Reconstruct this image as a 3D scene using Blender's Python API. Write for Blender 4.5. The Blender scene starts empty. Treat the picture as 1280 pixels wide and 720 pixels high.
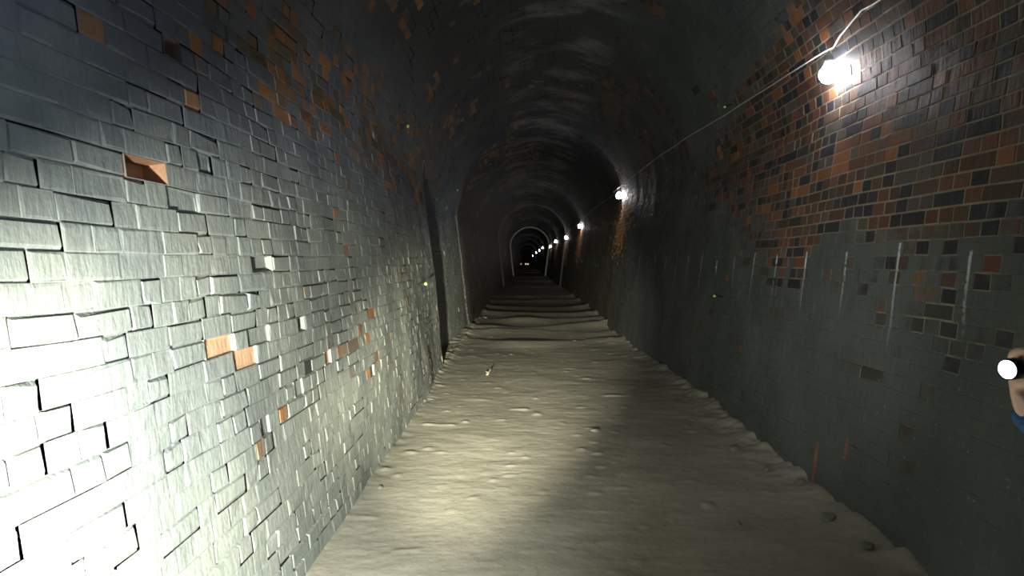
import bpy, bmesh, math, random
import numpy as np
from mathutils import Vector, Matrix

random.seed(7)
RNG = np.random.default_rng(11)
SC = bpy.context.scene
COL = SC.collection
PI = math.pi

# ------------------------------------------------------------------ noise
def _hash(ix, iy, iz, seed):
    h = (ix * 374761393 + iy * 668265263 + iz * 2147483647 + seed * 1274126177) & 0xFFFFFFFF
    h = ((h ^ (h >> 13)) * 1274126177) & 0xFFFFFFFF
    h = ((h ^ (h >> 16)) * 2246822519) & 0xFFFFFFFF
    return ((h ^ (h >> 15)) & 0xFFFFFF) / float(0xFFFFFF)

def vnoise(x, y, z=0.0, seed=0):
    x, y, z = np.broadcast_arrays(np.asarray(x, float), np.asarray(y, float), np.asarray(z, float))
    fx, fy, fz = np.floor(x), np.floor(y), np.floor(z)
    ix, iy, iz = fx.astype(np.int64), fy.astype(np.int64), fz.astype(np.int64)
    x, y, z = x - fx, y - fy, z - fz
    sx, sy, sz = [t * t * t * (t * (t * 6 - 15) + 10) for t in (x, y, z)]
    r = 0.0
    for a in (0, 1):
        for b in (0, 1):
            for c in (0, 1):
                w = (sx if a else 1 - sx) * (sy if b else 1 - sy) * (sz if c else 1 - sz)
                r = r + w * _hash(ix + a, iy + b, iz + c, seed)
    return r * 2 - 1

def fbm(x, y, z=0.0, seed=0, octaves=4):
    a, f, r, n = 1.0, 1.0, 0.0, 0.0
    for k in range(octaves):
        r = r + a * vnoise(np.asarray(x) * f, np.asarray(y) * f, np.asarray(z) * f, seed + k * 17)
        n += a; a *= 0.5; f *= 2.03
    return r / n

def sstep(a, b, x):
    t = np.clip((np.asarray(x, float) - a) / (b - a), 0, 1)
    return t * t * (3 - 2 * t)

# ------------------------------------------------------------------ materials
def new_mat(name):
    m = bpy.data.materials.new(name); m.use_nodes = True
    nt = m.node_tree; nt.nodes.clear()
    out = nt.nodes.new('ShaderNodeOutputMaterial')
    bs = nt.nodes.new('ShaderNodeBsdfPrincipled')
    nt.links.new(bs.outputs[0], out.inputs[0])
    return m, nt, bs

def mnode(nt, op, a, b=None, c=None, clamp=False):
    n = nt.nodes.new('ShaderNodeMath'); n.operation = op; n.use_clamp = clamp
    for i, v in enumerate((a, b, c)):
        if v is None: continue
        if hasattr(v, 'is_linked'): nt.links.new(v, n.inputs[i])
        else: n.inputs[i].default_value = v
    return n.outputs[0]

def mixc(nt, fac, a, b, mode='MIX'):
    n = nt.nodes.new('ShaderNodeMix'); n.data_type = 'RGBA'; n.blend_type = mode
    for sock, v in ((n.inputs[0], fac), (n.inputs[6], a), (n.inputs[7], b)):
        if hasattr(v, 'is_linked'): nt.links.new(v, sock)
        else: sock.default_value = v if not isinstance(v, tuple) else (*v, 1.0)[:4]
    return n.outputs[2]

def ramp01(nt, v, lo, hi):
    n = nt.nodes.new('ShaderNodeMapRange'); n.interpolation_type = 'SMOOTHSTEP'
    nt.links.new(v, n.inputs[0]); n.inputs[1].default_value = lo; n.inputs[2].default_value = hi
    return n.outputs[0]

def noise_n(nt, scale, detail=4, rough=0.6, vec=None, mapping=None):
    if vec is None:
        tc = nt.nodes.new('ShaderNodeTexCoord'); vec = tc.outputs['Object']
    if mapping:
        mp = nt.nodes.new('ShaderNodeMapping'); mp.inputs['Scale'].default_value = mapping
        nt.links.new(vec, mp.inputs[0]); vec = mp.outputs[0]
    n = nt.nodes.new('ShaderNodeTexNoise')
    n.inputs['Scale'].default_value = scale; n.inputs['Detail'].default_value = detail
    n.inputs['Roughness'].default_value = rough
    nt.links.new(vec, n.inputs['Vector'])
    return n.outputs[0]

def bump(nt, bs, h, dist, strength=1.0):
    b = nt.nodes.new('ShaderNodeBump'); b.inputs['Distance'].default_value = dist
    b.inputs['Strength'].default_value = strength
    nt.links.new(h, b.inputs['Height']); nt.links.new(b.outputs[0], bs.inputs['Normal'])

def simple_mat(name, col, rough=0.7, metal=0.0, var=0.25, scale=30, bmp=0.002, emis=None, estr=0.0):
    m, nt, bs = new_mat(name)
    n = noise_n(nt, scale)
    f = ramp01(nt, n, 0.3, 0.7)
    dark = tuple(c * (1 - var) for c in col); lite = tuple(min(1, c * (1 + var)) for c in col)
    nt.links.new(mixc(nt, f, dark, lite), bs.inputs['Base Color'])
    bs.inputs['Roughness'].default_value = rough; bs.inputs['Metallic'].default_value = metal
    if bmp: bump(nt, bs, n, bmp)
    if emis:
        bs.inputs['Emission Color'].default_value = (*emis, 1); bs.inputs['Emission Strength'].default_value = estr
    return m

def brick_mat(name, rough):
    drips = lime = True
    m, nt, bs = new_mat(name)
    at = nt.nodes.new('ShaderNodeAttribute'); at.attribute_name = 'brick_colour'
    ct = nt.nodes.new('ShaderNodeAttribute'); ct.attribute_name = 'coat'
    tc = nt.nodes.new('ShaderNodeTexCoord'); P = tc.outputs['Object']
    n1 = noise_n(nt, 7, 6, 0.65, P); n2 = noise_n(nt, 55, 5, 0.6, P); n3 = noise_n(nt, 1.6, 3, 0.5, P)
    streak = noise_n(nt, 5, 4, 0.6, P, (4.0, 4.0, 0.35))
    # dirty coating, broken up per pixel
    cf = mnode(nt, 'ADD', mnode(nt, 'MULTIPLY', ct.outputs['Fac'], 1.5), mnode(nt, 'MULTIPLY', mnode(nt, 'SUBTRACT', n1, 0.5), 1.3))
    cf = ramp01(nt, cf, 0.5, 0.95)
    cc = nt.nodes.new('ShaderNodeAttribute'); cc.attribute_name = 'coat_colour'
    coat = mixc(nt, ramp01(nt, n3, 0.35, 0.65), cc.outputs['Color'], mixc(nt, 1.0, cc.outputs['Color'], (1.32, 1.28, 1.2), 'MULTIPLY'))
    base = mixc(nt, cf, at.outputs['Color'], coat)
    v = mnode(nt, 'ADD', 0.62, mnode(nt, 'MULTIPLY', n2, 0.45))
    v = mnode(nt, 'ADD', v, mnode(nt, 'MULTIPLY', streak, 0.33))
    vc = nt.nodes.new('ShaderNodeCombineColor')
    for i in range(3): nt.links.new(v, vc.inputs[i])
    base = mixc(nt, 1.0, base, vc.outputs[0], 'MULTIPLY')
    sx = nt.nodes.new('ShaderNodeSeparateXYZ'); nt.links.new(P, sx.inputs[0])
    X, Y, Z = sx.outputs
    if drips:
        # white lime drips that seep out of the wall about every 0.62 m
        wob = mnode(nt, 'MULTIPLY', noise_n(nt, 3.0, 2, 0.5, P, (0, 0, 1)), 0.05)
        cell = mnode(nt, 'ADD', mnode(nt, 'DIVIDE', mnode(nt, 'ADD', Y, wob), 0.62), 0.31)
        fr = mnode(nt, 'ABSOLUTE', mnode(nt, 'SUBTRACT', mnode(nt, 'FRACT', cell), 0.5))
        wn = nt.nodes.new('ShaderNodeTexWhiteNoise'); wn.noise_dimensions = '1D'
        nt.links.new(mnode(nt, 'FLOOR', cell), wn.inputs['W'])
        r = wn.outputs['Value']
        top = mnode(nt, 'ADD', 1.47, mnode(nt, 'MULTIPLY', r, 0.13))
        ln = mnode(nt, 'ADD', 0.16, mnode(nt, 'MULTIPLY', r, 0.5))
        t = mnode(nt, 'DIVIDE', mnode(nt, 'SUBTRACT', top, Z), ln)
        inside = mnode(nt, 'MULTIPLY', mnode(nt, 'GREATER_THAN', t, 0.0), mnode(nt, 'SUBTRACT', 1.0, t, clamp=True))
        wd = mnode(nt, 'LESS_THAN', fr, 0.017)
        brk = ramp01(nt, noise_n(nt, 26, 3, 0.6, P), 0.36, 0.50)
        d = mnode(nt, 'MULTIPLY', mnode(nt, 'MULTIPLY', inside, wd), brk)
        right = mnode(nt, 'GREATER_THAN', X, 1.2)
        d = mnode(nt, 'MULTIPLY', mnode(nt, 'MULTIPLY', d, 0.9), right)
        base = mixc(nt, d, base, (0.66, 0.70, 0.76))
        # white crusty specks
        sp = ramp01(nt, noise_n(nt, 34, 2, 0.5, P), 0.70, 0.76)
        lowz = mnode(nt, 'MULTIPLY', ramp01(nt, Z, 1.7, 1.2), right)
        base = mixc(nt, mnode(nt, 'MULTIPLY', mnode(nt, 'MULTIPLY', sp, lowz), 0.4), base, (0.4, 0.4, 0.38))
        # two rusty stains near the foot of the wall
        for (sy, sz0, sz1, w) in ((4.47, -0.05, 0.30, 0.022), (4.10, 0.30, 0.42, 0.02)):
            a = mnode(nt, 'LESS_THAN', mnode(nt, 'ABSOLUTE', mnode(nt, 'SUBTRACT', Y, sy)), mnode(nt, 'MULTIPLY', mnode(nt, 'ADD', 0.4, n1), w))
            b = mnode(nt, 'MULTIPLY', mnode(nt, 'GREATER_THAN', Z, sz0), mnode(nt, 'LESS_THAN', Z, sz1))
            base = mixc(nt, mnode(nt, 'MULTIPLY', mnode(nt, 'MULTIPLY', mnode(nt, 'MULTIPLY', a, b), 0.8), right), base, (0.30, 0.13, 0.08))
    if lime:
        # pale limewater patches seeping through the crown
        ln = noise_n(nt, 1.0, 5, 0.65, P, (0.9, 1.5, 1.0))
        crown = mnode(nt, 'MULTIPLY', ramp01(nt, Z, 4.12, 4.33), ramp01(nt, ln, 0.47, 0.62))
        base = mixc(nt, mnode(nt, 'MULTIPLY', crown, 0.55), base, (0.34, 0.36, 0.36))
    nt.links.new(base, bs.inputs['Base Color'])
    bs.inputs['Roughness'].default_value = rough
    bs.inputs['Specular IOR Level'].default_value = 0.35
    strk = noise_n(nt, 9, 4, 0.6, P, (4.0, 4.0, 0.6))
    hh = mnode(nt, 'ADD', mnode(nt, 'MULTIPLY', n2, 0.35), mnode(nt, 'ADD', n1, mnode(nt, 'MULTIPLY', strk, 0.8)))
    bump(nt, bs, hh, 0.008, 0.7)
    return m

M = {}
M['left'] = M['right'] = M['crown'] = brick_mat('old_brickwork', 0.65)
M['iron'] = simple_mat('dark_iron', (0.05, 0.05, 0.05), 0.5, 0.6)
M['plastic'] = simple_mat('grey_plastic', (0.35, 0.36, 0.38), 0.5, 0, 0.1, 40, 0)
M['cable'] = simple_mat('white_cable', (0.70, 0.70, 0.72), 0.5, 0, 0.1, 40, 0)
M['bulb'] = simple_mat('lit_bulb', (0.9, 0.9, 0.9), 0.4, 0, 0.02, 10, 0, (1.0, 0.97, 0.99), 115.0)
M['farbulb'] = simple_mat('lit_amber_globe', (0.9, 0.8, 0.6), 0.4, 0, 0.02, 10, 0, (1.0, 0.66, 0.42), 1.0)
M['lens'] = simple_mat('lit_lens', (0.9, 0.9, 1.0), 0.3, 0, 0.02, 10, 0, (0.86, 0.88, 1.0), 14.0)
M['torch'] = simple_mat('black_torch_metal', (0.03, 0.03, 0.05), 0.35, 0.7, 0.1, 60, 0.0005)
M['skin'] = simple_mat('skin', (0.55, 0.33, 0.26), 0.55, 0, 0.08, 25, 0.001)
M['jacket'] = simple_mat('blue_jacket', (0.014, 0.062, 0.165), 0.8, 0, 0.2, 60, 0.003)
M['trousers'] = simple_mat('dark_trousers', (0.03, 0.03, 0.04), 0.85, 0, 0.2, 60, 0.003)
M['shoe'] = simple_mat('dark_shoe', (0.05, 0.04, 0.035), 0.6, 0, 0.2, 60, 0.002)
M['hair'] = simple_mat('brown_hair', (0.05, 0.03, 0.02), 0.6, 0, 0.4, 90, 0.006)
M['eye'] = simple_mat('eye_dark', (0.04, 0.03, 0.03), 0.2, 0, 0.1, 30, 0)
M['peg'] = simple_mat('yellow_green_peg', (0.75, 0.95, 0.25), 0.35, 0, 0.05, 40, 0)
M['stone'] = simple_mat('grey_stone', (0.20, 0.19, 0.165), 0.9, 0, 0.35, 30, 0.004)
M['twig'] = simple_mat('dry_twig', (0.40, 0.36, 0.26), 0.85, 0, 0.3, 50, 0.002)

def floor_mat():
    m, nt, bs = new_mat('dusty_earth')
    tc = nt.nodes.new('ShaderNodeTexCoord'); P = tc.outputs['Object']
    a = noise_n(nt, 1.3, 5, 0.6, P); b = noise_n(nt, 24, 6, 0.65, P); c = noise_n(nt, 3.2, 5, 0.6, P, (0.6, 2.2, 1))
    col = mixc(nt, ramp01(nt, a, 0.3, 0.7), (0.30, 0.285, 0.225), (0.40, 0.375, 0.30))
    col = mixc(nt, mnode(nt, 'MULTIPLY', ramp01(nt, c, 0.52, 0.75), 0.5), col, (0.22, 0.205, 0.16))
    col = mixc(nt, mnode(nt, 'MULTIPLY', ramp01(nt, b, 0.55, 0.75), 0.55), col, (0.17, 0.155, 0.125))
    sx = nt.nodes.new('ShaderNodeSeparateXYZ'); nt.links.new(P, sx.inputs[0])
    col = mixc(nt, ramp01(nt, sx.outputs[1], 15.0, 24.0), col, mixc(nt, 1.0, col, (0.5, 0.47, 0.42), 'MULTIPLY'))   # earth colour darkened further in, painting the fading light
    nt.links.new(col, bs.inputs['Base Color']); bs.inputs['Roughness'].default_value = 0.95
    bs.inputs['Specular IOR Level'].default_value = 0.15
    bump(nt, bs, mnode(nt, 'ADD', mnode(nt, 'MULTIPLY', b, 0.8), c), 0.006, 0.8)
    return m
M['floor'] = floor_mat()

# ------------------------------------------------------------------ object helpers
def link(o, parent=None):
    COL.objects.link(o)
    if parent is not None: o.parent = parent
    return o

def tag(o, label=None, cat=None, group=None, kind=None):
    if label: o['label'] = label
    if cat: o['category'] = cat
    if group: o['group'] = group
    if kind: o['kind'] = kind
    return o

def empty(name, loc, label, cat, group=None):
    o = bpy.data.objects.new(name, None); o.location = loc; o.empty_display_size = 0.1
    return tag(link(o), label, cat, group)

def np_mesh(name, verts, quads, mat, smooth=False):
    me = bpy.data.meshes.new(name)
    nv, nq = len(verts), len(quads)
    me.vertices.add(nv); me.vertices.foreach_set('co', np.asarray(verts, np.float32).ravel())
    me.loops.add(nq * 4); me.loops.foreach_set('vertex_index', np.asarray(quads, np.int32).ravel())
    me.polygons.add(nq)
    me.polygons.foreach_set('loop_start', np.arange(0, nq * 4, 4, dtype=np.int32))
    me.polygons.foreach_set('loop_total', np.full(nq, 4, np.int32))
    me.polygons.foreach_set('use_smooth', np.full(nq, smooth, bool))
    me.update(calc_edges=True); me.validate()
    me.materials.append(mat)
    return me

def bm_obj(name, bm, mat, parent=None, smooth=True, loc=None):
    me = bpy.data.meshes.new(name)
    bmesh.ops.recalc_face_normals(bm, faces=bm.faces)
    for f in bm.faces: f.smooth = smooth
    bm.to_mesh(me); bm.free(); me.materials.append(mat)
    o = bpy.data.objects.new(name, me)
    if loc is not None: o.location = loc
    return link(o, parent)

def lathe(bm, prof, seg=20, mat=Matrix()):
    """profile [(r, z)] turned about local z"""
    rings = []
    for r, z in prof:
        if r < 1e-6: rings.append([bm.verts.new(mat @ Vector((0, 0, z)))])
        else: rings.append([bm.verts.new(mat @ Vector((r * math.cos(2 * PI * k / seg), r * math.sin(2 * PI * k / seg), z))) for k in range(seg)])
    for a, b in zip(rings[:-1], rings[1:]):
        for k in range(seg):
            k2 = (k + 1) % seg
            if len(a) == 1 and len(b) > 1: bm.faces.new((a[0], b[k], b[k2]))
            elif len(b) == 1 and len(a) > 1: bm.faces.new((a[k], a[k2], b[0]))
            elif len(a) > 1: bm.faces.new((a[k], a[k2], b[k2], b[k]))
    return bm

def tube(bm, pts, r, seg=8):
    pts = [Vector(p) for p in pts]; rings = []
    for i, p in enumerate(pts):
        d = (pts[min(i + 1, len(pts) - 1)] - pts[max(i - 1, 0)]).normalized()
        up = Vector((0, 0, 1)) if abs(d.z) < 0.9 else Vector((1, 0, 0))
        a = d.cross(up).normalized(); b = d.cross(a).normalized()
        rr = r[i] if isinstance(r, (list, tuple)) else r
        rings.append([bm.verts.new(p + a * rr * math.cos(2 * PI * k / seg) + b * rr * math.sin(2 * PI * k / seg)) for k in range(seg)])
    for u, v in zip(rings[:-1], rings[1:]):
        for k in range(seg): bm.faces.new((u[k], u[(k + 1) % seg], v[(k + 1) % seg], v[k]))
    bm.faces.new(rings[0]); bm.faces.new(rings[-1][::-1])
    return bm

def align_z(d):
    return Vector((0, 0, 1)).rotation_difference(Vector(d).normalized()).to_matrix().to_4x4()

# ------------------------------------------------------------------ camera
FPX = 853.3
CAM = Vector((0.0, 0.0, 1.5))
cam = bpy.data.cameras.new('camera'); cam.sensor_width = 36; cam.lens = 36 * FPX / 1280
cam.clip_start = 0.02; cam.clip_end = 400
co = bpy.data.objects.new('camera', cam); link(co)
co.location = CAM
co.rotation_euler = (math.radians(90 - 2.42), 0, math.radians(1.14))
SC.camera = co
CR = co.rotation_euler.to_matrix()
def ray(px, py):
    return (CR @ Vector(((px - 640) / FPX, -(py - 360) / FPX, -1))).normalized()
def on_floor(px, py, z=0.0):
    d = ray(px, py); t = (z - CAM.z) / d.z
    return CAM + d * t

# ------------------------------------------------------------------ tunnel section
XC, HW0, HW1, ZS, R = 0.38, 1.50, 1.80, 2.55, 1.80
LW = math.hypot(HW1 - HW0, ZS); LA = PI * R; LT = 2 * LW + LA
NW, NA = 32, 70                                   # courses in a wall, in the arch
HC = LW / NW
NSH = 9                                           # arch courses counted with each wall

def lining_step(y):
    """how far the lining stands back from the first ring"""
    y = np.asarray(y, float)
    o = np.where(y < 14.9, 0.0, 0.12)
    o = np.where(y > 37.0, 0.04, o); o = np.where(y > 61.0, -0.07, o); o = np.where(y > 128.0, -0.17, o)
    return o

def S(y, v):
    """point and inward normal of the lining at depth y and girth v (0 = foot of left wall)"""
    y = np.asarray(y, float); v = np.asarray(v, float)
    y, v = np.broadcast_arrays(y, v)
    a = np.clip((v - LW) / R, 0, PI)              # arch angle
    tl = np.clip(v / LW, 0, 1); tr = np.clip((LT - v) / LW, 0, 1)
    x = np.where(v < LW, XC - HW0 - (HW1 - HW0) * tl, np.where(v > LW + LA, XC + HW0 + (HW1 - HW0) * tr, XC - R * np.cos(a)))
    z = np.where(v < LW, ZS * tl, np.where(v > LW + LA, ZS * tr, ZS + R * np.sin(a)))
    bx, bz = ZS / LW, (HW1 - HW0) / LW
    nx = np.where(v < LW, bx, np.where(v > LW + LA, -bx, np.cos(a)))
    nz = np.where(v < LW, bz, np.where(v > LW + LA, bz, -np.sin(a)))
    off = lining_step(y)
    # left wall: set-back bay between 9.4 and 12.6 m, and the bulge before it
    left = 1 - sstep(2.35, 2.95, z); left = np.where(x < XC, left, 0)
    bay = (y > 9.41) * (0.27 - 0.15 * sstep(10.6, 14.8, y)) * (y < 14.9)
    off = off + left * bay
    lf = np.where(x < XC, 1 - sstep(2.4, 3.4, z), 0); rt = np.where(x > XC, 1 - sstep(2.4, 3.4, z), 0)
    off = off - lf * (0.075 * (1 - sstep(5.5, 9.0, y)) + 0.03 * sstep(14.88, 14.92, y)) - rt * (0.10 * sstep(9.0, 13.0, y) - 0.05 * np.exp(-((y - 7.0) / 1.6) ** 2))
    wl = np.where(x < XC, 1.0, 0.6)
    off = off + wl * 0.035 * fbm(y * 0.55, v * 0.7, 1.7, 3, 3) + 0.010 * fbm(y * 2.6, v * 2.6, 4.1, 9, 2)
    return np.stack([x - nx * off, y + 0 * x, z - nz * off], -1), np.stack([nx, 0 * nx, nz], -1)

def hit_wall(px, py):
    """(y, v) where the view ray meets the plain lining"""
    d = ray(px, py)
    t = 0.5
    while t < 60:
        p = CAM + d * t
        if p.z < ZS:
            hw = HW0 + (HW1 - HW0) * p.z / ZS
            out = abs(p.x - XC) > hw
        else: out = math.hypot(p.x - XC, p.z - ZS) > R
        if out: break
        t += 0.01
    if p.z < ZS: v = p.z / ZS * LW if p.x < XC else LT - p.z / ZS * LW
    else: v = LW + R * math.atan2(p.z - ZS, -(p.x - XC))
    return p.y, v

# ------------------------------------------------------------------ bricks
def lamp_spot(px, py):
    d = ray(px, py); x = 2.055
    t = x / d.x; p = CAM + d * t
    return (p.y, p.z)
LAMPS = [lamp_spot(*q) for q in ((1031, 93), (776.5, 244.5), (721.9, 283.1), (705.4, 297.1), (694.8, 301.9), (688.1, 308.1), (679.4, 309.7), (675.2, 313), (670.9, 316), (667.1, 319.8))]
print('LAMPS', LAMPS)
for q in ((407,684),(489,567),(548,470.6),(592.5,405),(1129,708),(1019,608),(874,491),(771,422.5)): print(q, on_floor(*q))

def pal(r, table):
    c = np.zeros((len(r), 3)); lo = 0.0
    for p, col in table:
        k = (r >= lo) & (r <= lo + p); c[k] = col; lo += p
    return c

RED = [(0.25, (0.140, 0.066, 0.045)), (0.26, (0.085, 0.053, 0.040)), (0.26, (0.033, 0.033, 0.040)), (0.06, (0.23, 0.098, 0.048)), (0.17, (0.085, 0.072, 0.062))]
ORANGE = [(0.35, (0.40, 0.20, 0.09)), (0.30, (0.28, 0.16, 0.09)), (0.35, (0.17, 0.135, 0.105))]

def brick_cells(y0, y1, c0, c1, mult, seed):
    rng = np.random.default_rng(seed)
    u0, u1, vv0, vv1 = [], [], [], []
    c = c0
    while c < c1:
        ce = min(c + mult, c1)
        n = int((y1 - y0) / (0.12 * mult)) + 4
        ps = 0.34 if c < NW + NSH else (0.22 if c >= NW + NA - NSH else 0.5)
        ln = np.where(rng.random(n) < ps, 0.242, 0.122) * mult * rng.uniform(0.96, 1.04, n)
        e = y0 + np.concatenate([[0], np.cumsum(ln)]); e[1:] -= rng.random() * 0.1 * mult
        e = e[e < y1 - 0.05 * mult]; e = np.concatenate([e, [y1]])
        u0.append(e[:-1]); u1.append(e[1:])
        vv0.append(np.full(len(e) - 1, float(c))); vv1.append(np.full(len(e) - 1, float(ce)))
        c = ce
    def vg(ci):
        ci = np.asarray(ci)
        return np.where(ci <= NW, ci * HC, np.where(ci <= NW + NA, LW + (ci - NW) * LA / NA, LW + LA + (ci - NW - NA) * HC))
    return np.concatenate(u0), np.concatenate(u1), vg(np.concatenate(vv0)), vg(np.concatenate(vv1))

def brick_colours(u, v, seed):
    """albedo of brick and mortar and how much dirty coat covers them"""
    rng = np.random.default_rng(seed + 100)
    n = len(u); p, _ = S(u, v); x, z = p[:, 0], p[:, 2]
    left = x < XC
    r = rng.random(n)
    big = fbm(u * 0.5, v * 0.8, 2.2, 31, 3); mid = fbm(u * 1.7, v * 1.9, 7.7, 37, 3)
    col = pal(r, RED) * rng.uniform(0.75, 1.2, (n, 1))
    mort = np.tile(np.array((0.30, 0.255, 0.19)), (n, 1)) * rng.uniform(0.8, 1.15, (n, 1))
    coat = np.zeros(n)
    # ---- left wall: grey coat nearly everywhere, orange faces where it has flaked
    orange_band = sstep(2.05, 2.5, z) * (1 - sstep(3.2, 3.9, z)) * sstep(2.3, 3.8, u) * (1 - sstep(9, 12, u))
    lo = orange_band * (0.85 + 1.1 * mid)
    flaked = rng.random(n) < np.clip(lo * 0.8, 0.004, 0.75)
    flaked |= (rng.random(n) < 0.012) & (z > 0.6) & (u > 2.6)
    flk_low = (np.abs(u - 3.9) < 1.3) & (np.abs(z - 1.05) < 0.40) & (rng.random(n) < 0.08)
    flaked |= flk_low
    ro = rng.random(n)
    lcol = pal(ro, ORANGE) * rng.uniform(0.8, 1.15, (n, 1))
    lcoat = np.where(flaked, rng.uniform(0.08, 0.60, n), 1.0)
    # further in the left side is bare brown brick
    deep = sstep(14.8, 15.2, u)
    lcoat = np.where((deep > 0.5) & (rng.random(n) < 0.5), 0.62, lcoat)
    lmort = np.array((0.20, 0.21, 0.19))
    col = np.where(left[:, None], lcol, col); coat = np.where(left, lcoat, coat)
    mort = np.where(left[:, None], lmort, mort)
    # ---- right wall: bare red brick high up near the camera, coated low down and further in
    edge = 1.48 + 0.30 * big + 0.18 * mid + sstep(4.5, 9.0, u) * 0.75
    rc = 1 - sstep(edge - 0.55, edge + 0.55, z + 0.22 * (rng.random(n) - 0.5))
    rc = np.clip(rc, 0, 1) ** 0.8
    patch = np.exp(-((u - 3.25) / 0.75) ** 2 - ((z - 1.12) / 0.16) ** 2)
    mort = mort * (1 - 0.55 * sstep(4.5, 7.5, u))[:, None]
    pk_ = rng.random(n) < patch * 1.2
    col[pk_] = np.array((0.055, 0.055, 0.055)) * rng.uniform(0.7, 1.3, (int(pk_.sum()), 1))
    rc = np.clip(rc - 0.5 * patch - 0.30 * (rng.random(n) < 0.25), 0, 1)
    mort = mort * (1 - 0.5 * sstep(0.2, 0.8, rc) * (1 - patch))[:, None]
    rc = np.where(rng.random(n) < 0.025, rc * 0.5, rc)
    far = sstep(6, 10, u)
    rc = np.maximum(rc, far * (0.62 + 0.5 * big))
    # rust washes under each lamp
    for (ly, lz) in LAMPS[1:6]:
        w = np.exp(-((u - ly - 0.3) / (0.9 + 0.02 * ly)) ** 2) * (1 - sstep(lz - 0.1, lz + 0.1, z)) * sstep(lz - 1.7, lz - 0.6, z)
        k = (~left) & (rng.random(n) < w * 1.8)
        col[k] = np.array((0.40, 0.20, 0.08)) * rng.uniform(0.7, 1.2, (int(k.sum()), 1)); rc[k] *= 0.25
    coat = np.where(left, coat, rc)
    # ---- soot in the arch: covers most, leaves brown and orange shoulders
    soot = np.where(left, sstep(2.9, 3.5, z + 0.35 * big), sstep(2.75, 3.5, z + 0.55 * big + 0.10 * np.clip(u - 5.0, 0, 4)))
    show = (big * 0.8 + mid) > 0.22
    sc = np.where(show & (rng.random(n) < 0.55), 0.35, 0.95)
    sh_r = np.exp(-((u - 11.2) / 1.2) ** 2 - ((z - 4.0) / 0.22) ** 2) * (x > XC)
    k = rng.random(n) < sh_r
    col[k] = (0.20, 0.105, 0.06); sc[k] = 0.5
    coat = coat * (1 - soot) + sc * soot
    mort = mort * (1 - soot[:, None]) + np.array((0.085, 0.09, 0.09)) * soot[:, None]
    # coat colour: pale grey low on the left, greener grey on the right, soot above
    def L(a, b, t): return np.asarray(a) * (1 - t[:, None]) + np.asarray(b) * t[:, None]
    cl_ = L((0.225, 0.245, 0.225), (0.140, 0.158, 0.198), sstep(1.35, 2.5, z + 0.3 * big))  # bluer and darker higher up: cool, weaker light put into the coat colour
    cl_ = L(cl_, (0.060, 0.052, 0.040), sstep(14.0, 16.0, u))  # shade of the deep left side painted as a darker coat
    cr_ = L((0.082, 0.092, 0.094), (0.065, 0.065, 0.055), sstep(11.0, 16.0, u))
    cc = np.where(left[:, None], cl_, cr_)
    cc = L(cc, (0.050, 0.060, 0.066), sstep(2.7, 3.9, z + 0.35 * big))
    return col, mort, np.clip(coat, 0, 1), cc

HOLES = []     # (y, v, kind) bricks that are broken out of the left wall
for (px, py, kind, sz) in ((135, 218, 'hole', 1), (197, 66, 'hole', 1), (304, 340, 'gap', 1), (352, 400, 'gap', 1), (270, 440, 'spall', 1),
                           (283, 441, 'spall', 1), (393, 441, 'spall', 1), (181, 228, 'face', 1), (405, 274, 'face', 1), (75, 30, 'face', 1), (220, 131, 'face', 1)):
    HOLES.append((*hit_wall(px, py), kind))

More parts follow.
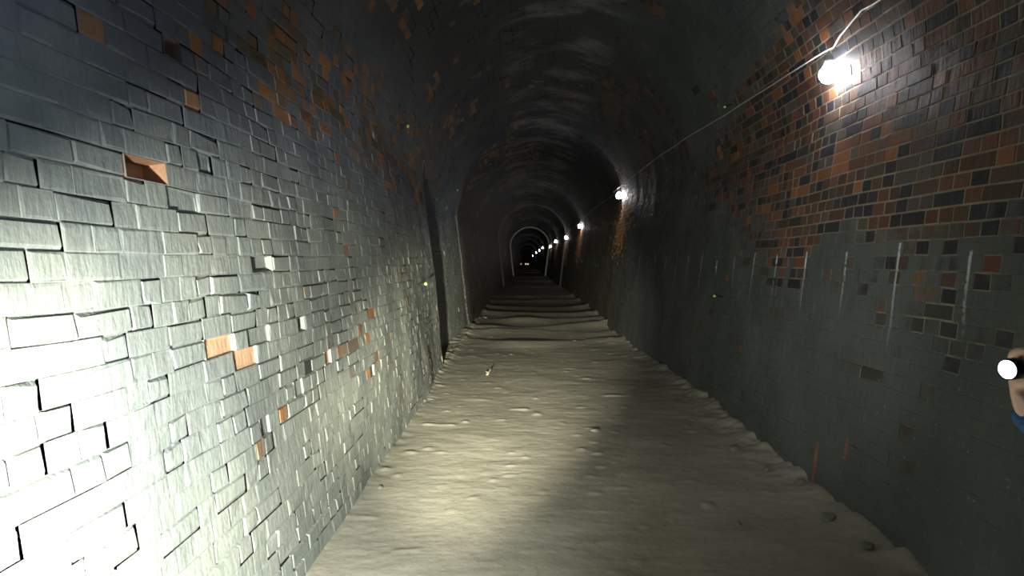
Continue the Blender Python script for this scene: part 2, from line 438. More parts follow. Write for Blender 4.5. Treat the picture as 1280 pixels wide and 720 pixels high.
def brick_surface(name, spans, c0, c1, mat):
    V, Q, CC, CT, CO = [], [], [], [], []; nv = 0
    for si, (y0, y1, mult) in enumerate(spans):
        seed = si * 7 + c0
        u0, u1, v0, v1 = brick_cells(y0, y1, c0, c1, mult, seed)
        n = len(u0); rng = np.random.default_rng(seed + 5)
        uc, vc = (u0 + u1) / 2, (v0 + v1) / 2
        col, mort, coat, ccol = brick_colours(uc, vc, seed)
        p, _ = S(uc, vc); left = p[:, 0] < XC
        up = (p[:, 2] > 3.0)
        rel = np.where(left & ~up, rng.normal(0.0042, 0.0013, n) * (1 - 0.3 * sstep(3, 6, uc)), rng.normal(0.0025, 0.0010, n))
        nearw = 1 - 0.9 * sstep(2.4, 4.2, uc)
        rel = np.where(left & (rng.random(n) < 0.012 * nearw), rel + 0.006, rel)
        rel = np.where(left & (rng.random(n) < 0.025 * nearw), -0.010, rel)
        deepj = left & (rng.random(n) < 0.33 * (1 - 0.8 * sstep(2.8, 5.5, uc)))
        if mult > 1: rel = np.abs(rel) * 0.6
        rel = np.clip(rel, -0.03, 0.035)
        m = np.where(left, rng.uniform(0.002, 0.004, n), 0.0050) * (1 if mult == 1 else 0.5)
        bev = np.where(left, 0.010, 0.003)
        hole = np.zeros(n, int)
        if mult == 1:
            for (hy, hv, kind) in HOLES:
                k = np.where((u0 <= hy) & (u1 > hy) & (v0 <= hv) & (v1 > hv))[0]
                for i in k:
                    if kind == 'hole': rel[i] = -0.075; coat[i] = 0.45; col[i] = (0.30, 0.17, 0.11); hole[i] = 1; bev[i] = 0.010
                    elif kind == 'gap': rel[i] = -0.028; coat[i] = 0.7; hole[i] = 1
                    elif kind == 'spall': rel[i] = -0.012; coat[i] = 0.0; col[i] = (0.60, 0.36, 0.21)
                    elif kind == 'face': coat[i] = 0.15; col[i] = (0.36, 0.20, 0.11)
        jit = np.where(left, 0.0038, 0.0015)[:, None]
        wav = lambda a, b: b + 0.012 * vnoise(a * 0.9, b * 1.3, 0.4, 51) + 0.004 * vnoise(a * 5, b * 9, 0.4, 52)
        def quad(mu, mv, h, j=0.0):
            us = np.stack([u0 + mu, u1 - mu, u1 - mu, u0 + mu], 1); vs = np.stack([v0 + mv, v0 + mv, v1 - mv, v1 - mv], 1)
            if not np.isscalar(j):
                us = us + rng.normal(0, 1, us.shape) * j; vs = vs + rng.normal(0, 1, vs.shape) * j
            lim = (vs <= 1e-4) | (vs >= LT - 1e-4)
            vs = np.where(lim, vs, np.clip(wav(us, vs), 0, LT))
            P, N = S(us, vs)
            return P, N
        z4 = np.zeros((n, 4))
        def lift(P, N, h): return P + N * h[..., None]
        P0, N0 = quad(0.0, 0.0, 0)
        P1, N1 = quad(m, m, 0)
        P2, N2 = quad(m + bev * 0.9, m + bev * 0.7, 0, jit)
        base1 = np.where(hole[:, None] == 1, np.where(np.abs(rel)[:, None] > 0.05, 0.004, 0.002), np.where(left, np.where(deepj, -0.008, 0.80 * rel), np.where(coat > 0.55, 0.9 * rel, 0.0))[:, None]) + z4
        tilt = rng.normal(0, 1, (n, 4)) * (np.where(left, 0.0015, 0.0008))[:, None]
        P0 = lift(P0, N0, np.where(deepj, -0.008, np.where(left, 0.002, np.where(coat > 0.55, 0.0015, 0.0)))[:, None] + z4); P1 = lift(P1, N1, base1); P2 = lift(P2, N2, rel[:, None] + tilt)
        blk = np.concatenate([P0, P1, P2], 1).reshape(-1, 3)
        V.append(blk)
        b = (np.arange(n) * 12 + nv)[:, None]
        fr = [(i, (i + 1) % 4, 4 + (i + 1) % 4, 4 + i) for i in range(4)]
        sd = [(4 + i, 4 + (i + 1) % 4, 8 + (i + 1) % 4, 8 + i) for i in range(4)]
        F = np.array(fr + sd + [(8, 9, 10, 11)], np.int64)
        Q.append((b[:, :, None] + F[None]).reshape(-1, 4))
        c9 = np.concatenate([np.repeat(mort[:, None], 4, 1), np.repeat(col[:, None], 5, 1)], 1)
        # mortar keeps the coat of its surroundings
        cm = np.where(left, 0.9, np.clip(coat * 1.0, 0, 1))
        t9 = np.concatenate([np.repeat(cm[:, None], 4, 1), np.repeat(coat[:, None], 5, 1)], 1)
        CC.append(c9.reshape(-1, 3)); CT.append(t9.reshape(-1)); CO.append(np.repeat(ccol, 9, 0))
        nv += n * 12
    # cross faces where the lining steps in or out
    V = np.concatenate(V); Q = np.concatenate(Q); CC = np.concatenate(CC); CT = np.concatenate(CT); CO = np.concatenate(CO)
    vg0, vg1 = (lambda c: c * HC if c <= NW else (LW + (c - NW) * LA / NA if c <= NW + NA else LW + LA + (c - NW - NA) * HC))(c0), \
               (lambda c: c * HC if c <= NW else (LW + (c - NW) * LA / NA if c <= NW + NA else LW + LA + (c - NW - NA) * HC))(c1)
    for ys in ((9.41,) if c0 == 0 else ()) + (14.9, 37.0, 61.0, 128.0):
        vs = np.linspace(vg0, vg1 if ys != 9.41 else LW * 1.12, 60)
        A, NA_ = S(np.full(60, ys - 0.0005), vs); B, _ = S(np.full(60, ys + 0.0005), vs)
        A = A + NA_ * 0.003; B = B + NA_ * 0.003
        st = np.concatenate([A, B]); i = np.arange(59)
        q = np.stack([i, i + 1, i + 61, i + 60], 1) + len(V)
        V = np.concatenate([V, st]); Q = np.concatenate([Q, q])
        g = {61.0: 0.50, 37.0: 0.05}.get(ys, 0.06); CO = np.concatenate([CO, np.full((59, 3), 0.1)])  # pale face on the far ring: lamp light painted into its colour
        CC = np.concatenate([CC, np.tile((g, g, g * 0.97), (59, 1))]); CT = np.concatenate([CT, np.full(59, 0.1)])
    me = np_mesh(name, V, Q, mat)
    if len(me.polygons) == len(CC):
        a = me.attributes.new('brick_colour', 'FLOAT_COLOR', 'FACE')
        a.data.foreach_set('color', np.concatenate([CC, np.ones((len(CC), 1))], 1).astype(np.float32).ravel())
        a = me.attributes.new('coat_colour', 'FLOAT_COLOR', 'FACE')
        a.data.foreach_set('color', np.concatenate([CO, np.ones((len(CO), 1))], 1).astype(np.float32).ravel())
        a = me.attributes.new('coat', 'FLOAT', 'FACE'); a.data.foreach_set('value', CT.astype(np.float32))
    else: print('WARN attribute mismatch', len(me.polygons), len(CC))
    o = bpy.data.objects.new(name, me)
    return tag(link(o), kind='structure')

SPANS = [(-6.0, -0.6, 3), (-0.6, 9.41, 1), (9.41, 14.9, 1), (14.9, 37.0, 1), (37.0, 61.0, 3), (61.0, 128.0, 5), (128.0, 200.0, 5)]
wl = brick_surface('wall_left', SPANS, 0, NW + NSH, M['left'])
cl = brick_surface('ceiling', SPANS, NW + NSH, NW + NA - NSH, M['crown'])
wr = brick_surface('wall_right', SPANS, NW + NA - NSH, NW * 2 + NA, M['right'])
wl['label'] = 'sooty grey brick wall on the left with flaked orange bricks'
cl['label'] = 'blackened brick vault overhead'
wr['label'] = 'red and dark brick wall on the right, grey-coated low down'

# ------------------------------------------------------------------ floor
def floor_z(x, y):
    z = 0.012 * fbm(x * 0.9, y * 0.9, 0.3, 61, 3) + 0.0035 * fbm(x * 3.5, y * 5.5, 0.9, 63, 3) + 0.0026 * fbm(x * 14, y * 20, 0.5, 65, 3)
    lump = vnoise(x * 9, y * 9, 2.5, 70); z = z + 0.016 * np.clip(lump - 0.55, 0, 1) * 2
    # loose rubble along the foot of both walls
    dl = x - (XC - HW0); dr = (XC + HW0) - x
    e = np.exp(-np.clip(dr, 0.0, 9) / 0.15); f = np.exp(-np.clip(dl, 0.0, 9) / 0.07)
    z = z + e * (0.05 + 0.05 * fbm(x * 6, y * 6, 1, 81, 4)) + f * (0.03 + 0.03 * fbm(x * 9, y * 9, 1, 83, 3))
    # low cross ridges left by the old sleepers
    for k, (yr, h, s) in enumerate(((12.4, 0.075, 1.3), (13.9, 0.06, 3.1), (15.2, 0.09, 2.7), (16.9, 0.08, 5.2), (18.7, 0.09, 7.7), (21.0, 0.09, 9.1), (23.9, 0.09, 4.4), (27.0, 0.10, 6.4), (33, 0.10, 1.4), (42, 0.08, 6.0), (54, 0.10, 3.6), (70, 0.1, 2.6))):
        w = y - yr - 0.45 * vnoise(x * 0.7, s, 0.2, 90 + k) - 0.12 * vnoise(x * 3, s, 0.2, 95 + k)
        amp = h * (0.55 + 0.6 * vnoise(x * 1.1, s * 2, 0.7, 99 + k))
        z = z + np.clip(amp, 0, 1) * np.exp(np.where(w < 0, -(w / 0.55) ** 2, -(w / 0.06) ** 2))
    return z

ys = np.concatenate([np.linspace(-6, 1.5, 40)[:-1], np.arange(1.5, 3.0, 0.05), np.arange(3.0, 8.0, 0.018), np.arange(8.0, 16.0, 0.03), np.arange(16, 30, 0.07), np.arange(30, 80, 0.4), np.arange(80, 201, 3.0)])
xs = np.linspace(XC - HW0 - 0.24, XC + HW0 + 0.24, 190)
GX, GY = np.meshgrid(xs, ys)
GZ = floor_z(GX, GY)
nx_, ny_ = len(xs), len(ys)
idx = np.arange(nx_ * ny_).reshape(ny_, nx_)
fq = np.stack([idx[:-1, :-1], idx[:-1, 1:], idx[1:, 1:], idx[1:, :-1]], -1).reshape(-1, 4)
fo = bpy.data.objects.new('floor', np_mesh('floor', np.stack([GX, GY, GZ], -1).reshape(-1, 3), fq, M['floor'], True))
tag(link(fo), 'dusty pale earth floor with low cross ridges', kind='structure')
def fz(x, y): return float(floor_z(np.array([x]), np.array([y]))[0])

# ------------------------------------------------------------------ wall lamps and their cable
def wall_x(y, z):
    """x of the right lining at depth y, height z"""
    if z < ZS: v = LT - z / ZS * LW
    else: v = LW + R * (PI - math.asin(min(1, (z - ZS) / R)))
    p, nrm = S(np.array([y]), np.array([v]))
    return float(p[0, 0])

def make_lamp(y, z):
    wx = wall_x(y, z); bx = wx - 0.08
    root = empty('wall_lamp', (wx, y, z), 'x', 'lamp', 'bare lamps along the right wall')
    bm = bmesh.new()                                            # globe
    lathe(bm, [(0, -0.062), (0.022, -0.058), (0.043, -0.044), (0.058, -0.018), (0.061, 0.0), (0.056, 0.024), (0.040, 0.046), (0.026, 0.062), (0.022, 0.075), (0, 0.076)], 20)
    bm_obj('bulb', bm, M['bulb'], root, True, (-0.08, 0, 0))
    bm = bmesh.new()                                            # lamp holder above it
    lathe(bm, [(0, 0.070), (0.027, 0.070), (0.029, 0.078), (0.029, 0.105), (0.024, 0.110), (0.024, 0.128), (0.016, 0.140), (0.008, 0.152), (0, 0.152)], 16)
    bm_obj('socket', bm, M['plastic'], root, True, (-0.08, 0, 0))
    bm = bmesh.new()                                            # hook into the brickwork
    tube(bm, [(-0.08, 0, 0.150), (-0.08, 0, 0.172), (-0.068, 0, 0.185), (-0.05, 0, 0.183), (0.06, 0, 0.178)], 0.005)
    lathe(bm, [(0, -0.012), (0.02, -0.012), (0.02, 0.006), (0, 0.006)], 12, Matrix.Translation((-0.012, 0, 0.181)) @ align_z((-1, 0, 0)))
    bm_obj('bracket', bm, M['iron'], root)
    return root

ORD = ['nearest and largest lamp, hanging under white cable on red brick',
       'second lamp from the camera, over an orange streak',
       'third lamp from the camera along the right wall',
       'fourth lamp from the camera along the right wall',
       'fifth lamp from the camera along the right wall',
       'sixth lamp from the camera, before the pale arch ring',
       'seventh lamp from the camera, upper of the nearer merged far pair',
       'eighth lamp from the camera, lower of the nearer merged far pair',
       'ninth lamp from the camera, upper of the farthest merged pair',
       'farthest and smallest lamp on the right wall, deep in the tunnel']
for (y, z), lb in zip(LAMPS, ORD):
    make_lamp(y, z)['label'] = 'bare white bulb, ' + lb

pts = []
def cz(px, py):
    y, v = hit_wall(px, py); q, _ = S(np.array([y]), np.array([v])); return (y, float(q[0, 2]))
cab = [(1.2, 3.75), cz(1140, -28), cz(1110, 0), cz(1088, 12), cz(1060, 44)] + [(y, z + 0.150) for y, z in LAMPS[:7]]
for i, (a, b) in enumerate(zip(cab[:-1], cab[1:])):
    n = 3 if b[0] - a[0] < 3 else 40
    for k in range(n):
        t = k / n; y = a[0] + (b[0] - a[0]) * t; L = b[0] - a[0]
        z = a[1] + (b[1] - a[1]) * t + (0.10 * math.sin(PI * t) if L > 5 else 0)
        x = min(wall_x(y + dy, z + dz) for dy in ((-0.15, 0, 0.15) if y < 12 else (-1.0, -0.5, 0, 0.5, 1.0)) for dz in (-0.03, 0, 0.03)) - 0.035
        if i >= 5: x -= 0.05 * max(0, 1 - 4 * t)
        if i >= 4: x -= 0.05 * max(0, 4 * t - 3)
        pts.append((x, y, z))
bm = tube(bmesh.new(), pts, [0.0055 if q[1] < 5.5 else 0.0035 for q in pts], 6)
tag(bm_obj('power_cable', bm, M['cable']), 'thin white cable strung from lamp to lamp high on the right wall', 'cable')

# ------------------------------------------------------------------ yellow-green pegs in the walls
PEGS = [(518.5, 356.5, 0.019, 'pale yellow peg low on the left wall by the dark recess, casting a black shadow'),
        (497.5, 155, 0.018, 'yellow-green peg high on the left wall under the orange bricks'),
        (897.5, 370.5, 0.012, 'yellow-green peg on the grey-coated right wall'),
        (566.5, 237, 0.015, 'faint pale peg far along the left wall near the brick edge'),
        (914.5, 131, 0.010, 'small yellowish peg high on the right wall, left of the nearest lamp')]
for (px, py, r, lb) in PEGS:
    y, v = hit_wall(px, py)
    P, N = S(np.array([y]), np.array([v])); P, N = Vector(P[0]), Vector(N[0])
    root = empty('marker_peg', P, lb, 'peg', 'pegs in the brickwork')
    mt = align_z(N)
    bm = lathe(bmesh.new(), [(0, -0.03), (0.006, -0.03), (0.006, 0.085), (0.004, 0.09), (0, 0.09)], 8, mt)
    bm_obj('shaft', bm, M['iron'], root)
    bm = lathe(bmesh.new(), [(0, 0.075), (r * 0.7, 0.078), (r, 0.09), (r * 0.95, 0.10), (r * 0.6, 0.075 + r * 1.5), (0, 0.078 + r * 1.6)], 14, mt)
    bm_obj('cap', bm, M['peg'], root)

# ------------------------------------------------------------------ stones and a twig on the floor
def stone_mesh(seed):
    rng = random.Random(seed); bm = bmesh.new()
    bmesh.ops.create_icosphere(bm, subdivisions=2, radius=1)
    ax = Vector((rng.uniform(0.8, 1.2), rng.uniform(0.65, 1.0), rng.uniform(0.45, 0.7)))
    cuts = [Vector((rng.uniform(-1, 1), rng.uniform(-1, 1), rng.uniform(-0.6, 1))).normalized() for _ in range(7)]
    for v in bm.verts:
        for c in cuts:
            d = v.co.dot(c)
            if d > 0.72: v.co -= c * (d - 0.72)
        v.co = Vector((v.co.x * ax.x, v.co.y * ax.y, v.co.z * ax.z)) * (1 + rng.uniform(-0.05, 0.05))
    me = bpy.data.meshes.new('stone'); 
    bmesh.ops.recalc_face_normals(bm, faces=bm.faces); bm.to_mesh(me); bm.free(); me.materials.append(M['stone'])
    return me
SM = [stone_mesh(k) for k in range(5)]
STONES = [(497, 503, 0.030, 'dark clod at the foot of the left wall beside a dark gap'),
          (524, 507, 0.022, 'small dark clod on the pale floor just off the left wall'),
          (744, 540, 0.040, 'flat dark clod in the middle of the floor'),
          (918, 565, 0.045, 'dark clod near the foot of the right wall, left of the rust stain'),
          (1000, 612, 0.050, 'lump of rubble under the rust stain at the right wall'),
          (1035, 652, 0.045, 'lump of rubble below the rust stain, away from the wall'),
          (958, 592, 0.035, 'grey rubble lump at the foot of the right wall before the stain'),
          (790, 432, 0.060, 'pale rubble lump at the far foot of the right wall'),
          (776, 424, 0.050, 'farthest pale rubble lump at the foot of the right wall'),
          (1085, 690, 0.040, 'nearest rubble lump at the foot of the right wall'),
          (924, 657, 0.018, 'small dark stone lying on the dim right half of the floor'),
          (830, 660, 0.014, 'tiny dark stone on the dim floor at the bottom of the view'),
          (596, 398, 0.070, 'pale stone far off by the left wall where the lit floor ends'),
          (475, 612, 0.022, 'small stone against the left wall, near the bottom of the view')]
for k, (px, py, r, lb) in enumerate(STONES):
    p = on_floor(px, py)
    p.x = min(max(p.x, XC - HW0 + r * 1.1 + 0.02), XC + HW0 - r * 1.1 - 0.02)
    o = bpy.data.objects.new('stone', SM[k % 5]); link(o)
    o.location = (p.x, p.y, fz(p.x, p.y) + r * 0.28); o.scale = (r, r, r); o.rotation_euler = (0, 0, k * 1.7)
    tag(o, lb, 'stone', 'loose stones on the tunnel floor')

p = on_floor(612, 468)
bm = bmesh.new()
zz = fz(p.x, p.y)
tube(bm, [(-0.03, -0.09, 0.006), (-0.012, -0.02, 0.02), (0.004, 0.05, 0.045), (0.02, 0.12, 0.07)], [0.014, 0.011, 0.009, 0.004])
tube(bm, [(-0.012, -0.02, 0.02), (-0.05, 0.03, 0.03), (-0.06, 0.06, 0.01)], [0.008, 0.006, 0.003])
tag(bm_obj('twig', bm, M['twig'], None, True, (p.x, p.y, zz)), 'short pale broken twig lying on the bright floor', 'twig')

# ------------------------------------------------------------------ three warm lights at the far end
for (px, h, lb, s) in ((651.3, 0.80, 'dimmest of three tiny lights at the far end, left of the other two', 0.5), (657.3, 0.80, 'middle of three tiny warm lights low at the far end', 1.4), (660.0, 0.80, 'rightmost of three tiny warm lights low at the far end', 1.2)):
    Y = 102.0; x = (px - 657) / FPX * Y; z0 = fz(x, Y) - 0.01
    root = empty('post_lamp', (x, Y, z0), lb, 'lamp', 'three lights at the tunnel end')
    bm = lathe(bmesh.new(), [(0, 0), (0.09, 0), (0.09, 0.02), (0.02, 0.04), (0.018, h - 0.12), (0, h - 0.12)], 12)
    bm_obj('post', bm, M['iron'], root)
    bm = lathe(bmesh.new(), [(0, h - 0.11), (0.05, h - 0.11), (0.085, h - 0.05), (0.09, h), (0.06, h + 0.07), (0, h + 0.09)], 14)
    m = M['farbulb'].copy(); m.node_tree.nodes['Principled BSDF'].inputs['Emission Strength'].default_value = s
    bm_obj('globe', bm, m, root)
    bm = lathe(bmesh.new(), [(0, h + 0.11), (0.06, h + 0.09), (0.065, h + 0.075), (0.05, h + 0.07), (0, h + 0.07)], 14)
    bm_obj('cap', bm, M['iron'], root)

# ------------------------------------------------------------------ torch and the person who holds it
d = ray(1258.5, 462)
LENS = CAM + d * (1.25 / d.y)
AX = Vector((-1.0, -0.35, -0.06)).normalized()          # where the torch points
UP = (Vector((0, 0, 1)) - AX * AX.z).normalized()
NEAR = AX.cross(UP).normalized()
if NEAR.y > 0: NEAR = -NEAR                             # side turned to the camera
def T(back, near, up): return LENS - AX * back + NEAR * near + UP * up

root = empty('hand_torch', LENS, 'lit black torch with bluish white lens, gripped in a hand at the right edge', 'torch')
mt = align_z(-AX)
bm = lathe(bmesh.new(), [(0.0165, 0.001), (0.0195, -0.001), (0.020, 0.004), (0.020, 0.022), (0.0145, 0.036), (0.0145, 0.040), (0, 0.040)], 24, mt)
bm_obj('head', bm, M['torch'], root)
bm = lathe(bmesh.new(), [(0, 0.0012), (0.010, 0.0008), (0.0168, 0.0015), (0.0168, 0.004), (0, 0.004)], 24, mt)
bm_obj('lens', bm, M['lens'], root)
bm = lathe(bmesh.new(), [(0, 0.036), (0.0105, 0.036), (0.0108, 0.05), (0.0108, 0.12), (0.0118, 0.122), (0.0118, 0.135), (0.009, 0.138), (0, 0.138)], 20, mt)
bm_obj('barrel', bm, M['torch'], root)

PO = Vector((1.37, 1.06, 0.0))
def W(f, r, z): return Vector((PO.x - f, PO.y + r, z))  # f ahead (to -x), r to the person's right (+y)

def skin_mesh(name, nodes, edges, root_i=0, sub=1):
    """one surface grown on a skeleton: nodes = [(co, rx, ry)]"""
    me = bpy.data.meshes.new(name)
    me.from_pydata([tuple(n[0]) for n in nodes], edges, [])
    o = bpy.data.objects.new(name, me); COL.objects.link(o)
    md = o.modifiers.new('skin', 'SKIN'); md.use_smooth_shade = True
    if not me.skin_vertices: me.attributes  # layer comes with the modifier
    if len(me.skin_vertices) == 0:
        bpy.context.view_layer.objects.active = o
        bpy.ops.mesh.customdata_skin_add()
    sv = me.skin_vertices[0].data
    for i, n in enumerate(nodes):
        sv[i].radius = (n[1], n[2]); sv[i].use_root = (i == root_i)
    sd = o.modifiers.new('sub', 'SUBSURF'); sd.levels = sd.render_levels = sub
    dg = bpy.context.evaluated_depsgraph_get()
    r = bpy.data.meshes.new_from_object(o.evaluated_get(dg))
    bpy.data.objects.remove(o)
    return r

class Sk:
    def __init__(s): s.n = []; s.e = []
    def add(s, co, rx, ry=None, par=None):
        s.n.append((Vector(co), rx, ry if ry else rx)); i = len(s.n) - 1
        if par is not None: s.e.append((par, i))
        return i
    def chain(s, par, lst):
        for q in lst: par = s.add(q[0], q[1], q[2] if len(q) > 2 else None, par)
        return par

WR = Vector((0.952, 1.300, 1.205)); EL = Vector((1.19, 1.365, 1.06)); SH = W(0.02, 0.195, 1.385)
WL = W(0.12, -0.27, 0.86); ELL = W(0.00, -0.25, 1.09); SHL = W(0.0, -0.195, 1.395)

def arms(k, chest, g=0.0, hands=True):
    r = k.chain(chest, [(W(0.0, 0.11, 1.41), 0.068 + g), (SH, 0.058 + g), ((SH + EL) / 2, 0.046 + g), (EL, 0.040 + g), (EL * 0.55 + WR * 0.45, 0.038 + g), (WR, 0.024 + g * 0.5)])
    l = k.chain(chest, [(W(0.0, -0.11, 1.41), 0.068 + g), (SHL, 0.058 + g), ((SHL + ELL) / 2, 0.046 + g), (ELL, 0.040 + g), (ELL * 0.55 + WL * 0.45, 0.038 + g), (WL, 0.026 + g * 0.9)])
    return r, l

def trunk(k, g=0.0):
    p = k.add(W(0, 0, 0.95), 0.108 + g)
    c = k.chain(p, [(W(0.01, 0, 1.08), 0.112 + g), (W(0.01, 0, 1.22), 0.124 + g), (W(0, 0, 1.36), 0.112 + g)])
    return p, c
def legs(k, p, g=0.0, foot=True):
    for s in (1, -1):
        q = k.chain(p, [(W(0, s * 0.095, 0.86), 0.088 + g), (W(0.01, s * 0.10, 0.66), 0.072 + g), (W(0.015, s * 0.105, 0.49), 0.054 + g), (W(-0.01, s * 0.11, 0.33), 0.052 + g), (W(-0.015, s * 0.115, 0.11), 0.036 + g)])
        if foot: k.chain(q, [(W(0.0, s * 0.118, 0.055), 0.036), (W(0.10, s * 0.125, 0.045), 0.030), (W(0.17, s * 0.13, 0.040), 0.024)])

k = Sk(); p, c = trunk(k); r, l = arms(k, c); legs(k, p)
k.chain(c, [(W(0.0, 0, 1.45), 0.060), (W(0.015, 0, 1.53), 0.052)])
# right hand closed round the barrel: palm behind it, fingers over the top, thumb underneath
pc = k.add(T(0.078, -0.036, -0.032), 0.020, 0.018, r)
pk = k.add(T(0.078, -0.038, 0.004), 0.019, 0.017, pc)
for i, (b, ln) in enumerate(((0.053, 1.0), (0.072, 1.06), (0.091, 1.0), (0.108, 0.85))):
    k.chain(pk, [(T(b, -0.026, 0.020), 0.0100), (T(b, -0.006, 0.0285 * (0.9 + 0.1 * ln)), 0.0092), (T(b, 0.019, 0.0190), 0.0086), (T(b, 0.0245 * ln, -0.002), 0.0078), (T(b, 0.021, -0.014 * ln), 0.0068)])
k.chain(pc, [(T(0.062, -0.020, -0.036), 0.0135), (T(0.055, 0.004, -0.0320), 0.0112), (T(0.053, 0.024, -0.0245), 0.0095), (T(0.052, 0.034, -0.010), 0.0078)])
# left hand hanging, slightly curled
hd = Vector((-0.25, 0.0, -1)).normalized()
lp = k.add(WL + hd * 0.05, 0.016, 0.032, l); lk = k.add(WL + hd * 0.085, 0.013, 0.036, lp)
for i, (o_, ln) in enumerate(((-0.030, 0.9), (-0.010, 1.0), (0.010, 0.95), (0.029, 0.75))):
    b = WL + hd * 0.098 + Vector((o_, 0, 0))
    k.chain(lk, [(b, 0.0095), (b + Vector((-0.004, 0.010, -0.036)) * ln, 0.0086), (b + Vector((-0.004, 0.026, -0.058)) * ln, 0.0078), (b + Vector((-0.002, 0.040, -0.070)) * ln, 0.0068)])
k.chain(lp, [(WL + hd * 0.05 + Vector((-0.036, 0.010, 0)), 0.012), (WL + hd * 0.085 + Vector((-0.050, 0.022, 0)), 0.0098), (WL + hd * 0.105 + Vector((-0.048, 0.032, 0)), 0.0080)])
body_me = skin_mesh('body', k.n, k.e)

def head_bm(scale=1.0, hair=False):
    bm = bmesh.new(); bmesh.ops.create_uvsphere(bm, u_segments=48, v_segments=32, radius=1)
    for v in list(bm.verts):
        f, s, z = -v.co.x, v.co.y, v.co.z                # f = face direction
        jaw = max(0, -z)
        w = 0.076 * (1 - 0.34 * jaw ** 1.5); dep = 0.098 * (1 - 0.10 * jaw)
        F, Sd, Z = f * dep + (0.012 * jaw), s * w, z * 0.118
        if not hair and f > 0:
            F += 0.036 * math.exp(-(s * w / 0.011) ** 2 - ((Z + 0.018) / 0.014) ** 2)                       # nose tip
            F += 0.014 * math.exp(-(s * w / 0.009) ** 2 - ((Z - 0.004) / 0.022) ** 2)                       # bridge
            for e in (1, -1): F -= 0.012 * math.exp(-((s * w - e * 0.030) / 0.014) ** 2 - ((Z - 0.006) / 0.010) ** 2)
            F += 0.006 * math.exp(-((Z - 0.026) / 0.010) ** 2) * (abs(s) < 0.7)                               # brow
            F += 0.007 * math.exp(-(s * w / 0.022) ** 2 - ((Z + 0.050) / 0.008) ** 2) - 0.005 * math.exp(-(s * w / 0.020) ** 2 - ((Z + 0.056) / 0.003) ** 2)
            F += 0.010 * math.exp(-(s * w / 0.020) ** 2 - ((Z + 0.090) / 0.016) ** 2)                       # chin
        if not hair:
            Sd += (1 if s > 0 else -1) * 0.016 * math.exp(-((F + 0.006) / 0.010) ** 2 - ((Z + 0.004) / 0.026) ** 2) * (abs(s) > 0.8)   # ears
        v.co = W(0.025, 0, 1.625) + Vector((-F * scale, Sd * scale, Z * scale))
    if hair:
        kill = [v for v in bm.verts if (PO.x - 0.025 - v.co.x) > 0.045 and v.co.z < 1.69 or v.co.z < 1.585]
        bmesh.ops.delete(bm, geom=kill, context='VERTS')
        for v in bm.verts: v.co += Vector((random.uniform(-1, 1), random.uniform(-1, 1), random.uniform(-1, 1))) * 0.0025
        r_ = bmesh.ops.solidify(bm, geom=bm.faces[:], thickness=0.010)
    return bm
bm = head_bm(); bm.from_mesh(body_me)
tmp = bpy.data.meshes.new('tmp'); bm.to_mesh(tmp); bm.free()
to = bpy.data.objects.new('tmp', tmp); COL.objects.link(to)
rm = to.modifiers.new('r', 'REMESH'); rm.mode = 'VOXEL'; rm.voxel_size = 0.0035; rm.use_smooth_shade = True
sm = to.modifiers.new('s', 'SMOOTH'); sm.factor = 0.4; sm.iterations = 1
body = bpy.data.meshes.new_from_object(to.evaluated_get(bpy.context.evaluated_depsgraph_get()))
bpy.data.objects.remove(to)
body.materials.clear(); body.materials.append(M['skin'])

person = empty('person', W(0, 0, fz(PO.x, PO.y)), 'person in a blue jacket at the right edge holding out a lit torch', 'person')
def part(name, me, mat, parent=person, label=None):
    me.materials.clear(); me.materials.append(mat); me.name = name
    for q in me.polygons: q.use_smooth = True
    o = bpy.data.objects.new(name, me); link(o, parent)
    o.matrix_parent_inverse = Matrix.Translation(-person.location)
    if label: o['label'] = label
    return o
part('body', body, M['skin'])
k = Sk(); p = k.add(W(0, 0, 0.83), 0.165)
c = k.chain(p, [(W(0, 0, 0.93), 0.150), (W(0.01, 0, 1.10), 0.132), (W(0.01, 0, 1.24), 0.142), (W(0, 0, 1.36), 0.130)])
r, l = arms(k, c, 0.016)
k.chain(r, [(WR + (WR - EL) * 0.05, 0.030)]); k.chain(l, [(WL + (WL - ELL) * 0.08, 0.036)])
k.chain(c, [(W(0.0, 0, 1.455), 0.075)])
jk = part('jacket', skin_mesh('jacket', k.n, k.e, sub=2), M['jacket'], label='blue jacket sleeve')
k = Sk(); p = k.add(W(0, 0, 0.95), 0.126); legs(k, p, 0.016, False)
part('trousers', skin_mesh('trousers', k.n, k.e, sub=2), M['trousers'])
for s in (1, -1):
    k = Sk(); a = k.add(W(-0.055, s * 0.115, 0.050), 0.042)
    k.chain(a, [(W(0.0, s * 0.118, 0.058), 0.047), (W(0.09, s * 0.125, 0.048), 0.045), (W(0.17, s * 0.13, 0.042), 0.038), (W(0.20, s * 0.13, 0.038), 0.028)])
    k.chain(1, [(W(-0.005, s * 0.117, 0.12), 0.048)])
    part('shoe', skin_mesh('shoe', k.n, k.e, sub=2), M['shoe'])
hb = head_bm(1.07, True); hm = bpy.data.meshes.new('hair'); hb.to_mesh(hm); hb.free()
part('hair', hm, M['hair'])
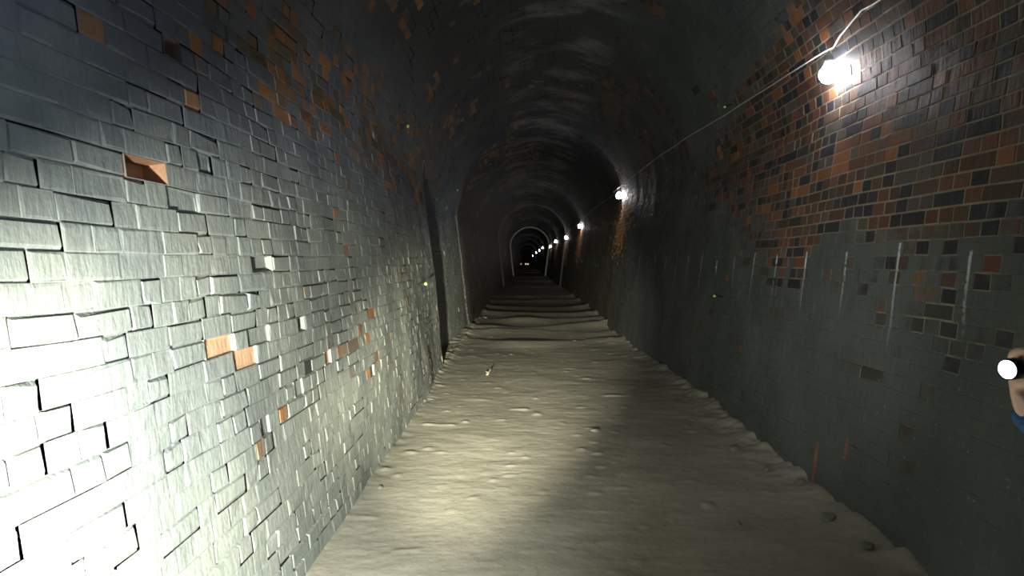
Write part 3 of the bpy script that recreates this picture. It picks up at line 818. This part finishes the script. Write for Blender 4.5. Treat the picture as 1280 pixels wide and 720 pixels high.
for e in (1, -1):
    bm = bmesh.new(); bmesh.ops.create_uvsphere(bm, u_segments=14, v_segments=10, radius=0.0105)
    bmesh.ops.translate(bm, verts=bm.verts, vec=W(0.025 + 0.078, e * 0.030, 1.631))
    m2 = bpy.data.meshes.new('eye'); bm.to_mesh(m2); bm.free(); part('eye', m2, M['eye'])


# ------------------------------------------------------------------ light
def spot(name, loc, target, energy, size, blend, col, radius, parent=None):
    l = bpy.data.lights.new(name, 'SPOT'); l.energy = energy; l.spot_size = math.radians(size); l.spot_blend = blend
    l.color = col; l.shadow_soft_size = radius
    o = bpy.data.objects.new(name, l); link(o)
    o.location = loc; o.rotation_euler = (Vector(target) - Vector(loc)).to_track_quat('-Z', 'Y').to_euler()
    return o
# the photographer's own torch, held low and to the left of the camera
spot('photographer_torch_light', (-0.48, 0.30, 0.95), (-1.12, 1.80, 0.58), 1750, 84, 1.0, (0.97, 1.0, 0.92), 0.03)
spot('companion_torch_light', (-0.50, 0.10, 0.82), (-0.20, 12.0, 0.45), 9500, 26, 1.0, (1.0, 0.97, 0.76), 0.03)
spot('right_wall_fill_light', (-0.45, -0.10, 0.90), (1.9, 8.5, 1.90), 640, 48, 1.0, (0.97, 1.0, 0.90), 0.03)  # unseen fill spot, added to brighten the right wall further in
spot('handheld_torch_light', tuple(LENS + AX * 0.004), tuple(LENS + AX + Vector((0, 0, 0.05))), 60, 140, 1.0, (0.62, 0.80, 1.0), 0.015)

w = bpy.data.worlds.new('night'); SC.world = w; w.use_nodes = True
bg = w.node_tree.nodes['Background']; bg.inputs[0].default_value = (0.55, 0.7, 1.0, 1); bg.inputs[1].default_value = 0.001

SC.view_settings.view_transform = 'Standard'; SC.view_settings.look = 'None'
SC.view_settings.gamma = 1.0; SC.view_settings.use_curve_mapping = False
SC.view_settings.exposure = 0.0
cy = SC.cycles
cy.use_denoising = True; cy.sample_clamp_indirect = 6.0; cy.max_bounces = 6; cy.diffuse_bounces = 4
cy.caustics_reflective = False; cy.caustics_refractive = False
cy.filter_width = 1.9
